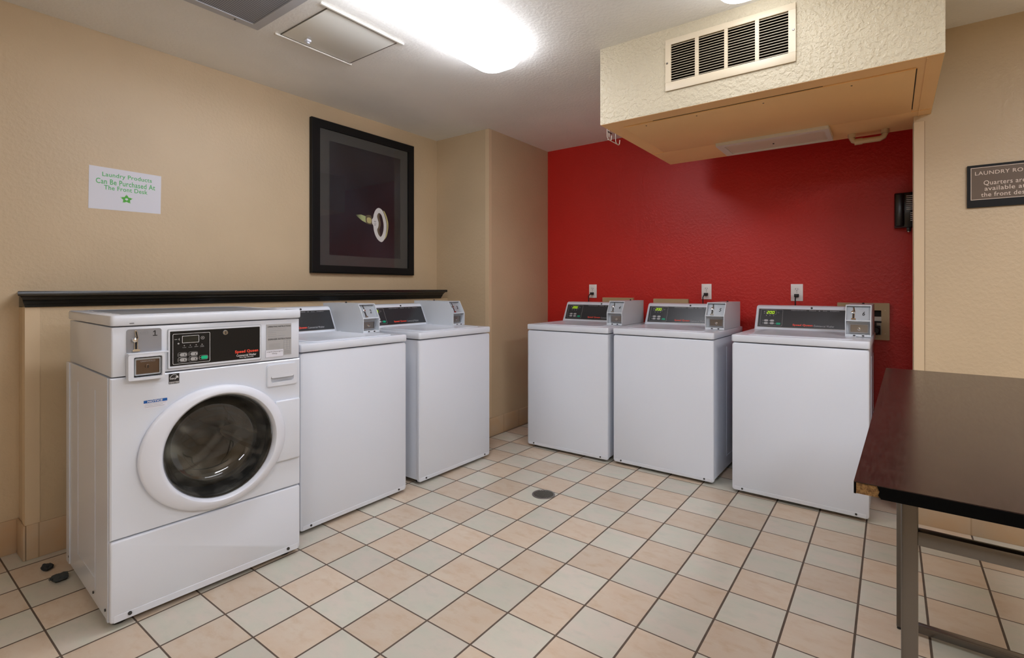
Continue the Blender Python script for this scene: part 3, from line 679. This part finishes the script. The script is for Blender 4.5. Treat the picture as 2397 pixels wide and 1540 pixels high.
# ---- top loading washer
TLF = {}
def slope(a, c, d):
    """control panel face: c runs up the slope from z .915; d is distance off the face (negative = out)"""
    # face from (v .500, z .915) to (v .560, z 1.045)
    L = math.hypot(.060, .130); ty, tz = .060/L, .130/L
    t = (c-.915)/.130*L
    return (a, .500+ty*t+tz*d, .915+tz*t-ty*d)
def top_loader():
    r = empty('top_load_washer', (0, 0, 0))
    W, D = .650, .690
    def cab(b):
        shell(b, .004, W-.004, .016, D, .028, .862, .006, 0, 'white', 3)
        for x, s in ((.004, -1), (W-.004, 1)):        # pressed ribs in the side sheets
            for v in (.30, .52):
                b.box(min(x, x+s*.0016), max(x, x+s*.0016), v-.003, v+.003, .10, .80, .0006, 1, 'white')
            b.box(min(x, x+s*.0016), max(x, x+s*.0016), .30, .52, .097, .103, .0006, 1, 'white')
    mk('cabinet', cab, None, r)
    def front(b):
        po = rr(.0, W, .016, .862, .014, 5)
        ins = lambda k: [(.325+(p[0]-.325)*(1-k/.325), .439+(p[1]-.439)*(1-k/.423)) for p in po]
        b.loops([[(p[0], .018, p[1]) for p in ins(0)], [(p[0], .007, p[1]) for p in ins(0)], [(p[0], .002, p[1]) for p in ins(.0018)], [(p[0], 0, p[1]) for p in ins(.0055)]], None, True, True)
    mk('front_panel', front, 'white', r)
    mk('kick_strip', lambda b: b.box(.012, W-.012, -.0012, .001, .020, .040, .001, 1), 'white2', r)
    for x in (.055, W-.055): mk('screw', lambda b: b.lathe([(.0055, -.001), (.005, -.004)], XZ, x, .032, 10, cap1=True), 'screw', r)
    for x in (.05, W-.05):
        for y in (.06, D-.06): mk('foot', lambda b: b.lathe([(.018, 0), (.018, .014), (.010, .015), (.010, .030)], FL_, x, y, 12, cap0=True), 'rubber', r)
    mk('top_panel', lambda b: shell(b, -.003, W+.003, -.006, D+.004, .867, .907, .012, .006), 'white', r)
    def lid(b):
        # the lid is a shallow tray with raised rim
        def lp(i, z): return [(p[0], p[1], z) for p in rr(.070+i, .582-i, .022+i, .470-i, .045-i*.4, 5)]
        b.loops([lp(0, .9072), lp(0, .9105), lp(.004, .9125), lp(.014, .9125), lp(.022, .9095)], None, False, True)
    mk('lid', lid, 'white', r)
    def console(b):
        P = [(.492, .907), (.4985, .913), (.560, 1.047), (.568, 1.056), (.584, 1.0605), (.66, 1.0605), (.66, .907)]
        b.prism(P, lambda q, s, d: (d, q, s), .014, .528)
        bmesh.ops.bevel(b.bm, geom=[e for e in b.bm.edges if abs(e.verts[0].co.x-e.verts[1].co.x) < 1e-5 and min(e.verts[0].co.z, e.verts[1].co.z) > .91], offset=.004, segments=2, affect='EDGES')
    con = mk('control_console', console, 'white', r)
    mk('overlay_panel', lambda b: b.prism(rr(.030, .519, .9235, 1.0365, .002, 2), slope, -.0016, -.0002), 'overlay', con)
    def lines(b):
        b.ring(rr(.0285, .5205, .922, 1.038, .003, 2), rr(.0305, .5185, .9238, 1.0362, .002, 2), slope, -.0024, -.0002, 'steel')
        b.ring(rr(.043, .172, .931, 1.033, .004, 2), rr(.0438, .1712, .9318, 1.0322, .0035, 2), slope, -.0024, -.0016, 'btn')
        b.ring(rr(.074, .134, 1.003, 1.028, .002, 2), rr(.0747, .1333, 1.0037, 1.0273, .0015, 2), slope, -.0024, -.0016, 'btn')
        for x in (.077, .098, .119): b.prism(circ(x, .9945, .0016, 8), slope, -.0024, -.0016, 'line')
        for i, (x, z) in enumerate(((.068, .963), (.105, .963), (.068, .9465), (.105, .9465), (.140, .9445))): b.prism(circ(x-.008, z, .0015, 8), slope, -.0024, -.0016, 'line')
        b.prism([(.060, 1.020), (.066, 1.024), (.066, 1.016)], slope, -.0024, -.0016, 'btn'); b.prism(circ(.064, 1.009, .002, 8), slope, -.0024, -.0016, 'btn')
        b.ring(circ(.146, 1.015, .0045, 12), circ(.146, 1.015, .0035, 12), slope, -.0024, -.0016, 'greyprint')
    mk('printed_lines', lines, None, con)
    def disp(b):
        b.prism([(.0755, 1.0045), (.1325, 1.0045), (.1325, 1.0265), (.0755, 1.0265)], slope, -.0020, -.0016, 'lcdon')
        for i, ch in enumerate('200'): seg7(b, slope, .0785+.0155*i, 1.0065, .0115, .0165, ch, -.0026, 'led')
    mk('display', disp, None, con)
    for x, z in ((.078, .963), (.113, .963), (.078, .9465), (.113, .9465)): mk('button', lambda b: b.prism(rr(x-.0115, x+.0115, z-.0058, z+.0058, .005, 3), slope, -.0032, -.0016), 'btn', con)
    mk('start_button', lambda b: b.prism(rr(.138, .162, .939, .9515, .003, 3), slope, -.0032, -.0016), 'greenbtn', con)
    mk('lettering', lambda b: text(b, 'Speed Queen', .232, .342, .933, .9475, slope, -.0022, 'redprint', .03), None, con)
    mk('lettering', lambda b: text(b, 'Commercial Washer', .348, .455, .934, .9455, slope, -.0022, 'faint', .0), None, con)
    mk('lettering', lambda b: text(b, 'PERMANENT   PRESS   &   ALL   FABRIC', .219, .478, 1.0285, 1.0325, slope, -.0022, 'faint', .0), None, con)
    mk('top_screw', lambda b: b.lathe([(.0058, -.0002), (.0058, -.003), (.001, -.0045)], slope, .331, 1.047, 12, cap1=True), 'blackm', con)
    # coin box
    cb = [None]
    def coin(b):
        P = [(.235, .909), (.235, .997), (.283, 1.080), (.640, 1.080), (.640, .909)]; Q = lambda q, s, d: (d, q, s)
        b.prism(P, Q, .530, .534, 'coinwhite'); b.prism(P, Q, .644, .648, 'coinwhite')
        b.box(.534, .644, .283, .640, 1.076, 1.080, m='coinwhite'); b.box(.534, .644, .237, .640, .909, .921, m='coinwhite')
        b.box(.534, .644, .636, .640, .921, 1.076, m='coinwhite'); b.box(.534, .644, .237, .275, .993, .999, m='coinwhite')
        b.prism([(.283, 1.080), (.285, 1.0735), (.290, 1.0735), (.290, 1.080)], Q, .534, .644, 'coinwhite')
    c = mk('coin_box', coin, None, r)
    def CP(a, cc, d):   # sloped upper plate; cc = z between .999 and 1.078
        t = (cc-.999)/.077; return (a, .256+t*.044+d*.87, cc-d*.5)
    mk('coin_plate', lambda b: b.prism([(.534, .999), (.644, .999), (.644, 1.076), (.534, 1.076)], CP, 0, .003), 'plate2', c)
    mk('coin_slide', lambda b: (coin_slide(b, CP, .569, 1.036, .95, -.0002), b.ring(circ(.600, 1.061, .006, 14, 1.6), circ(.600, 1.061, .0053, 14, 1.62), CP, -.0006, 0, 'faint')), None, c)
    def lower(b):
        b.box(.534, .644, .272, .276, .921, .993, m='coinwhite')
    mk('lower_plate', lower, None, c)
    def drw(b):
        b.ring(rr(.548, .636, .926, .977, .003, 2), rr(.553, .631, .931, .972, .002, 2), XZ, .262, .272, 'plate')
        b.prism([(.553, .931), (.631, .931), (.631, .972), (.553, .972)], XZ, .266, .270, 'steel')
    dr = mk('cash_drawer', drw, None, c)
    mk('lock', lambda b: (b.lathe([(.0075, .266), (.007, .262), (.0055, .2615)], XZ, .592, .949, 14, 'chrome', cap1=True), b.box(.5908, .5932, .2605, .2616, .945, .955, m='blackm')), None, dr)
    mk('top_screw', lambda b: b.lathe([(.006, 1.0802), (.006, 1.086), (.002, 1.089)], FL_, .60, .50, 10, cap1=True), 'screw', c)
    for x in (.572, .612): mk('slot_screw', lambda b: b.prism(circ(x, .915, .004, 8, 1.6), XZ, .236, .2375), 'screw', c)
    return r
def kids(o): return [c for c in bpy.data.objects if c.parent == o]
def copy_tree(o, parent=None):
    c = o.copy(); COL.objects.link(c); c.parent = parent
    for k in kids(o): copy_tree(k, c)
    return c
TL = [  # number, x, y, yaw, label
    ('2', -.116, -.134, 90.0, 'white top-load washer numbered 2, next to the front-load washer'),
    ('3', -.122, .622, 89.5, 'white top-load washer numbered 3, nearest the beige pier on the left'),
    ('4', -.046, 1.630, .9, 'white top-load washer numbered 4, leftmost along the red wall'),
    ('5', .636, 1.658, -.5, 'white top-load washer numbered 5, between two others at the red wall'),
    ('6', 1.394, 1.630, -.8, 'white top-load washer numbered 6, at the red wall beside the table'),
]
proto = top_loader(); srcs = kids(proto)
units = [proto]+[copy_tree(proto) for _ in TL[1:]]
for o, (num, x, y, a, label) in zip(units, TL):
    o.location = (x, y, 0); o.rotation_euler = (0, 0, math.radians(a)); tag(o, label, 'washing machine', 'top-load washers')
    cb = [k for k in kids(o) if k.name.startswith('coin_box')][0]
    def CP(a_, cc, d):
        t = (cc-.999)/.077; return (a_, .256+t*.044+d*.87, cc-d*.5)
    mk('handwritten_number', lambda b: text(b, num, .606, .618, 1.022, 1.044, CP, -.0006, None, .025, .15), 'ink', cb)

# ---- front loading washer
def front_loader():
    r = empty('front_load_washer', (-.015, -.886, 0), math.radians(87.4)); tag(r, 'large white front-load washer numbered 1 with a round glass door', 'washing machine')
    W, D = .674, .662
    cx, cz = .3485, .555
    def cab(b):
        t = .004
        b.box(.0, t, .020, D, .022, .862, m='white'); b.box(W-t, W, .020, D, .022, .862, m='white')
        b.box(t, W-t, D-t, D, .022, .862, m='white'); b.box(t, W-t, .02, D, .858, .862, m='white'); b.box(t, W-t, .02, D, .022, .038, m='white')
        for v in (.20, .47): b.box(-.0016, 0, v-.0025, v+.0025, .11 if v > .3 else .07, .80, .0006, 1, 'white')
        b.box(-.0016, 0, .20, .47, .108, .113, .0006, 1, 'white')
        b.box(-.003, .0005, .020, .036, .022, .862, .001, 1, 'white')
        b.box(-.004, .001, D-.05, D, .022, .862, .001, 1, 'white')
    mk('cabinet', cab, None, r)
    # front panel with the round door opening
    def fp(b):
        n = 96; po = []; x0, x1, z0, z1 = .0, W, .305, .862
        ca = [math.atan2(z-cz, x-cx) % (2*PI) for x in (x0, x1) for z in (z0, z1)]
        ang = [2*PI*i/n for i in range(n)]
        for c in ca:
            k = min(range(n), key=lambda i: abs(ang[i]-c)); ang[k] = c
        for a in ang:
            dx, dz = math.cos(a), math.sin(a); t = min((x1-cx)/dx if dx > 1e-9 else ((x0-cx)/dx if dx < -1e-9 else 9), (z1-cz)/dz if dz > 1e-9 else ((z0-cz)/dz if dz < -1e-9 else 9))
            po.append((cx+dx*t, cz+dz*t))
        pi = [(cx+.205*math.cos(a), cz+.205*math.sin(a)) for a in ang]
        k = .004; pe = [(cx+(p[0]-cx)*(1-k/.3), cz+(p[1]-cz)*(1-k/.28)) for p in po]
        L = [[XZ(a, c, .020) for a, c in po], [XZ(a, c, .004) for a, c in po], [XZ(a, c, 0.) for a, c in pe], [XZ(a, c, 0.) for a, c in pi], [XZ(a, c, .020) for a, c in pi], [XZ(a, c, .020) for a, c in po]]
        b.loops(L, smooth=False)
    mk('front_panel', fp, 'white', r)
    def lp(b):
        po = rr(.0, W, .020, .3005, .010, 4)
        ins = lambda k: [(W/2+(p[0]-W/2)*(1-k/(W/2)), .163+(p[1]-.163)*(1-k/.137)) for p in po]
        b.loops([[(p[0], .020, p[1]) for p in ins(0)], [(p[0], .006, p[1]) for p in ins(0)], [(p[0], .001, p[1]) for p in ins(.0018)], [(p[0], -.001, p[1]) for p in ins(.005)]], None, True, True)
    mk('lower_panel', lp, 'white', r)
    mk('kick_strip', lambda b: b.box(.010, W-.010, -.0022, .001, .022, .046, .001, 1), 'white2', r)
    for x in (.055, W-.055): mk('screw', lambda b: b.lathe([(.0065, -.002), (.006, -.006)], XZ, x, .038, 10, cap1=True), 'screw', r)
    for y, z in ((.05, .055), (.215, .055), (.62, .052)): mk('screw', lambda b: b.lathe([(.005, -.0015), (.0045, -.005)], lambda a, c, d: (d, a, c), y, z, 10, cap1=True), 'screw', r)
    for x in (.035, W-.05):
        for y in (.05, D-.06): mk('foot', lambda b: b.lathe([(.022, 0), (.022, .018), (.012, .019), (.012, .026)], FL_, x, y, 14, cap0=True), 'rubber', r)
    # control housing above
    def hous(b):
        shell(b, .004, W-.002, .002, D-.02, .866, 1.037, .006, .002, 'white', 3)
    h = mk('control_housing', hous, None, r)
    def top(b):
        shell(b, .0, W+.002, -.008, D-.012, 1.041, 1.078, .012, .006, 'white')
        def lp_(i, z): return [(p[0], p[1], z) for p in rr(.040+i, W-.040-i, .028+i, D-.045-i, .03, 4)]
        b.loops([lp_(0, 1.0782), lp_(0, 1.0795), lp_(.006, 1.0795), lp_(.010, 1.0785)], 'white', False, False)
        b.loops([lp_(.010, 1.0785), lp_(.012, 1.0785)], 'inset', False, True)
    tp = mk('top_panel', top, None, r)
    mk('scuff', lambda b: b.prism(rr(.052, .066, 1.0485, 1.0505, .0008, 1), XZ, -.0086, -.0078), 'ink', tp)
    # coin side
    cpn = mk('coin_plate', lambda b: b.prism(rr(.046, .149, .942, 1.028, .008, 4), XZ, -.0022, .003), 'plate', h)
    mk('coin_slide', lambda b: (coin_slide(b, XZ, .074, .990, 1.0, -.0022), b.ring(circ(.097, 1.014, .007, 16, 1.7), circ(.097, 1.014, .0063, 16, 1.72), XZ, -.0028, -.0022, 'greyprint'), text(b, 'ESD', .092, .102, 1.012, 1.016, XZ, -.0028, 'greyprint')), None, cpn)
    mk('handwritten_number', lambda b: (b.prism([(.1278, 1.0035), (.1308, 1.0035), (.1308, 1.0205), (.1280, 1.0205), (.1235, 1.0165), (.1235, 1.0135), (.1278, 1.0165)], XZ, -.0028, -.0023), b.prism([(.1225, 1.0010), (.1360, 1.0010), (.1360, 1.0038), (.1225, 1.0038)], XZ, -.0028, -.0023)), 'ink', cpn)
    def coinh(b):
        b.ring(rr(.044, .160, .8505, .9405, .005, 3), rr(.062, .142, .8640, .9300, .003, 3), XZ, -.001, .004, 'white')
        b.ring(rr(.044, .152, .8505, .9405, .006, 3), rr(.060, .144, .8600, .9310, .004, 3), XZ, -.030, .002, 'white2')
        b.box(.044, .163, -.030, .002, .9405, .946, .001, 1, 'white2')
        b.box(.060, .144, -.002, .001, .860, .931, m='blackm')
    ch = mk('coin_housing', coinh, None, h)
    def drw(b):
        b.ring(rr(.0645, .1415, .8655, .9265, .003, 2), rr(.0685, .1380, .8700, .9205, .002, 2), XZ, -.020, -.002, 'plate2')
        b.box(.0685, .1380, -.016, -.004, .870, .9205, m='brownsteel')
        text(b, 'GREENWALD', .082, .126, .9120, .9165, XZ, -.0163, 'faint')
    dr = mk('cash_drawer', drw, None, ch)
    mk('lock', lambda b: (b.lathe([(.0075, -.016), (.007, -.020), (.0055, -.0205)], XZ, .103, .896, 14, 'brownsteel', cap1=True), b.box(.1018, .1042, -.0215, -.0204, .891, .902, m='blackm')), None, dr)
    # control panel
    def bez_(b):
        b.ring(rr(.168, .5045, .874, 1.021, .004, 2), rr(.1705, .502, .8765, 1.0185, .003, 2), XZ, -.0006, .004, 'plate2')
        b.ring(rr(.1705, .502, .8765, 1.0185, .003, 2), rr(.1755, .4985, .8835, 1.0125, .002, 2), XZ, -.0026, .002, 'white2')
    cp = mk('control_panel', bez_, None, h)
    mk('overlay_panel', lambda b: b.box(.1755, .4985, -.0014, .001, .8835, 1.0125), 'black', cp)
    def pr(b):
        d0, d1 = -.0021, -.0014
        b.ring(rr(.1845, .310, .8895, 1.0025, .004, 3), rr(.1857, .3088, .8907, 1.0013, .003, 3), XZ, d0, d1, 'line')
        b.ring(rr(.2150, .2715, .9665, .9935, .002, 2), rr(.2162, .2703, .9677, .9923, .0015, 2), XZ, d0, d1, 'line')
        b.ring(circ(.284, .982, .0062, 16), circ(.284, .982, .0050, 16), XZ, d0, d1, 'btn'); b.prism(circ(.284, .982, .0014, 8), XZ, d0, d1, 'line')
        for x in (.222, .242, .262, .282):
            b.prism(circ(x, .957, .0018, 8), XZ, d0, d1, 'btn')
        for x, t in ((.222, 'WASH'), (.242, 'RINSE'), (.262, 'SPIN')): text(b, t, x-.006, x+.006, .9485, .9512, XZ, d0, 'faint')
        text(b, 'DOOR', .276, .288, .9505, .9530, XZ, d0, 'faint'); text(b, 'LOCKED', .275, .289, .9470, .9493, XZ, d0, 'faint')
        for x, z in ((.216, .9235), (.2515, .9235), (.216, .9045), (.2515, .9045), (.287, .9065)):
            b.ring(rr(x-.0155, x+.0155, z-.0085, z+.0085, .006, 3), rr(x-.0148, x+.0148, z-.0078, z+.0078, .0055, 3), XZ, d0, d1, 'btn')
            b.prism([(x-.0125, z+.0025), (x-.0125, z-.0025), (x-.0100, z)], XZ, d0, d1, 'btn')
        b.prism([(.2025, .9820), (.2065, .9870), (.2065, .9770)], XZ, d0, d1, 'btn'); b.box(.1905, .199, d0, d1, .981, .983, m='btn')
        b.prism(circ(.203, .966, .003, 10), XZ, d0, d1, 'btn')
    mk('printed_lines', pr, None, cp)
    mk('display', lambda b: b.box(.2162, .2703, -.0019, -.0014, .9677, .9923), 'lcd', cp)
    for x, z in ((.218, .9235), (.2535, .9235), (.218, .9045), (.2535, .9045)):
        mk('button', lambda b: (b.prism(rr(x-.0105, x+.0115, z-.0058, z+.0058, .005, 3), XZ, -.0032, -.0014, 'btn'), b.box(x+.004, x+.0065, -.0035, -.0031, z-.004, z+.003, m='ink'), b.box(x-.007, x+.001, -.0035, -.0031, z-.0004, z+.0014, m='greyprint')), None, cp)
    mk('start_button', lambda b: b.prism(rr(.2785, .3005, .9005, .9125, .004, 3), XZ, -.0032, -.0014), mat('bright_green_button', (0, .5, .24, 1), .4), cp)
    mk('door_lock', lambda b: (b.lathe([(.0105, -.0014), (.0105, -.006), (.0085, -.0085), (.005, -.0085)], XZ, .364, .9965, 18, 'chrome', cap1=True), b.box(.3625, .3655, -.0092, -.0084, .991, 1.001, m='blackm')), None, cp)
    mk('lettering', lambda b: text(b, 'Speed Queen', .401, .492, .9065, .9215, XZ, -.0022, 'redprint', .035), None, cp)
    mk('lettering', lambda b: text(b, 'Commercial Washer', .407, .484, .8955, .9045, XZ, -.0022, 'line', .01), None, cp)
    mk('lettering', lambda b: text(b, 'Ultra High Efficiency', .418, .473, .8880, .8935, XZ, -.0022, 'line', .01), None, cp)
    # instruction sticker
    def ins(b):
        b.box(.527, .634, -.0008, .003, .8850, 1.019, m='sticker'); b.box(.524, .598, -.0012, .003, .880, .9095, m='paper')
        text(b, 'OPERATING INSTRUCTIONS', .531, .631, 1.0055, 1.0115, XZ, -.0013, 'ink', .02)
        text(b, 'DISPENSER INSTRUCTIONS', .533, .631, .9515, .9575, XZ, -.0013, 'ink', .02)
        rnd = random.Random(2)
        for i in range(6): b.box(.533, .545+rnd.uniform(.02, .07), -.0012, -.0008, .999-.0078*i, .9998-.0078*i, m='greyprint')
        for i in range(4): b.box(.537, .585, -.0012, -.0008, .934-.0055*i, .9348-.0055*i, m='greyprint')
        b.ring(rr(.601, .627, .907, .948, .001, 1), rr(.6018, .6262, .9078, .9472, .001, 1), XZ, -.0012, -.0008, 'greyprint'); b.box(.6135, .6142, -.0012, -.0008, .907, .948, m='greyprint')
        for i in range(3): b.box(.601, .627, -.0012, -.0008, .917+.010*i, .9176+.01*i, m='greyprint')
        for i in range(3): b.box(.602, .630, -.0012, -.0008, .890+.005*i, .8915+.005*i, m='greyprint')
        text(b, 'Liquid Detergent', .528, .596, .8985, .9055, XZ, -.0015, 'ink', .0); text(b, 'Only', .550, .572, .8895, .8970, XZ, -.0015, 'ink', .0)
    mk('instruction_sticker', ins, None, h)
    def hh(b):   # detergent drawer front with a finger recess
        po = rr(.526, .660, .752, .848, .012, 4); pi = rr(.543, .642, .771, .800, .010, 4)
        b.ring(po, rr(.529, .657, .755, .845, .011, 4), XZ, -.0045, .002, 'white')
        b.ring(rr(.529, .657, .755, .845, .011, 4), pi, XZ, -.007, .002, 'white2')
        b.prism(pi, XZ, .0, .002, 'plate2')
        b.prism(rr(.545, .640, .789, .803, .006, 3), XZ, -.0075, -.004, 'white2')
    mk('detergent_drawer', hh, None, r)
    # stickers on the front panel
    def es(b):
        b.box(.1725, .206, -.0008, .001, .8195, .8565, m='ink')
        a = [math.radians(20+140*i/14) for i in range(15)]
        o_ = [(.1892+.0150*math.cos(t), .8330+.0205*math.sin(t)) for t in a]; i_ = [(.1892+.0138*math.cos(t), .8330+.0192*math.sin(t)) for t in a]
        b.prism(o_+i_[::-1], XZ, -.0012, -.0008, 'line')
        text(b, 'energy', .1745, .1945, .8335, .8405, XZ, -.0013, 'line', .02, .5)
        st = [(.1985+(.0058 if k % 2 == 0 else .0024)*math.cos(math.radians(90+36*k)), .8435+(.0058 if k % 2 == 0 else .0024)*math.sin(math.radians(90+36*k))) for k in range(10)]
        b.prism(st, XZ, -.0012, -.0008, 'line')
        b.box(.1735, .205, -.0012, -.0008, .8262, .8270, m='line'); text(b, 'ENERGY STAR', .1740, .2045, .8212, .8252, XZ, -.0013, 'line', .02)
    mk('energy_label', es, None, r)
    def nt(b):
        b.box(.0955, .1675, -.0006, .001, .7415, .7710, m='paper'); b.box(.0955, .1675, -.0008, .0008, .7610, .7710, m='blue')
        text(b, 'NOTICE', .107, .153, .7625, .7695, XZ, -.0011, 'line', .03)
        for i, (l, q) in enumerate(((.066, 0), (.055, 0), (.060, 0))): b.box(.0985, .0985+l, -.0009, -.0006, .7565-.0052*i, .7574-.0052*i, m='greyprint')
    mk('notice_label', nt, None, r)
    mk('latch_cover', lambda b: (b.box(.560, .668, -.014, .001, .428, .690, .006, 3)), 'white', r)
    # door
    door = mk('door', lambda b: b.loops([[XZ(ex+ra*math.cos(t), ez+rb*math.sin(t), d) for t in [2*PI*i/96 for i in range(96)]] for ra, rb, ex, ez, d in
        ((.258, .234, .337, .555, -.001), (.2615, .2370, .337, .555, -.004), (.2625, .2380, .337, .555, -.013), (.2605, .2362, .337, .555, -.0185), (.2550, .2320, .3375, .555, -.0225), (.235, .2235, .340, .555, -.0285),
         (.214, .2125, .345, .555, -.0330), (.2075, .2075, .3475, .555, -.0325), (.2025, .2025, .3485, .555, -.027), (.199, .199, .3485, .555, -.012), (.198, .198, .3485, .555, .004))]), 'whitedoor', r)
    mk('trim_ring', lambda b: b.lathe([(.1985, -.010), (.1965, -.013), (.1945, -.010), (.1945, .004)], XZ, cx, cz, 96), 'chrome', door)
    mk('glass', lambda b: b.lathe([(.1945, -.006), (.190, .004), (.183, .030), (.172, .060), (.158, .082), (.140, .096), (.10, .104), (.05, .107), (.004, .108)], XZ, cx, cz, 80, cap1=True), 'doorglass', door)
    mk('gasket', lambda b: b.lathe([(.204, .010), (.197, .016), (.192, .030), (.196, .040), (.189, .052), (.195, .062), (.187, .076), (.192, .086), (.184, .10), (.205, .112)], XZ, cx, cz, 80), mat('grey_gasket', (.030, .031, .034, 1), .28), r)
    def drum(b):
        b.lathe([(.190, .108), (.235, .115), (.240, .13), (.240, .50), (.230, .515)], XZ, cx, cz, 80, 'drum')
        b.lathe([(.230, .515), (.15, .49), (.10, .50), (.04, .47), (.002, .47)], XZ, cx, cz, 80, 'drum', cap1=True)
        for k in range(3):
            a = math.radians(100+120*k)
            for s in range(5):
                pass
            ca, sa = math.cos(a), math.sin(a)
            G = lambda q, t, d: XZ(cx+ca*(.24-q)-sa*t, cz+sa*(.24-q)+ca*t, d)
            L = [[G(0, -.035, d), G(.03, -.022, d), G(.045, -.006, d), G(.045, .006, d), G(.03, .022, d), G(0, .035, d)] for d in (.14, .49)]
            b.loops(L, 'plate', True, True)
    mk('drum', drum, None, r)
    return r
front_loader()

# ------------------------------------------------------------------ folding table
r = empty('folding_table', (2.080, -.437, 0), math.radians(-1.3)); tag(r, 'dark brown laminate laundry folding table with a chipped near corner', 'table')
TW, TD, TH = .76, 1.525, .850
mk('tabletop', lambda b: b.box(0, TW, 0, TD, TH-.0015, TH, 0), 'top', r)
mk('core', lambda b: b.box(.003, TW-.003, .003, TD-.003, TH-.0205, TH-.0015), 'chip', r)
def band(b):
    P = [(.037, TH-.0215), (.033, TH-.016), (.035, TH-.010), (.0315, TH-.0015), (TW, TH-.0015), (TW, TH-.0215)]
    b.prism(P, lambda a, c, d: (a, d, c), -.0005, .003)
    b.box(-.0005, .003, .004, TD, TH-.0215, TH-.0015); b.box(TW-.003, TW+.0005, 0, TD, TH-.0215, TH-.0015); b.box(0, TW, TD-.003, TD+.0005, TH-.0215, TH-.0015)
    b.box(.06, TW-.06, .05, TD-.05, TH-.0225, TH-.0205)
mk('edge_band', band, 'edge', r)
for k, y in enumerate((.287, 1.165)):
    for x in ((.060, .039)[k], TW-.088):
        lg_ = mk('leg', lambda b: b.box(x, x+.028, y, y+.028, .006, TH-.0225, .004, 3), 'tsteel', r)
        mk('foot_cap', lambda b: b.box(x+.001, x+.027, y+.001, y+.027, 0, .007, .002, 1), 'rubber', lg_)
    mk('apron_rail', lambda b: b.box((.086, .066)[k], TW-.086, y+.001, y+.027, .652, .682, .004, 2), 'tsteel', r)
    mk('foot_rail', lambda b: b.box((.086, .066)[k], TW-.086, y-.004, y+.024, .010, .036, .004, 2), 'tsteel', r)
for x in (.060, TW-.088):
    mk('side_rail', lambda b: b.box(x+.004, x+.024, .31, 1.17, TH-.055, TH-.0225, .003, 2), 'tsteel', r)
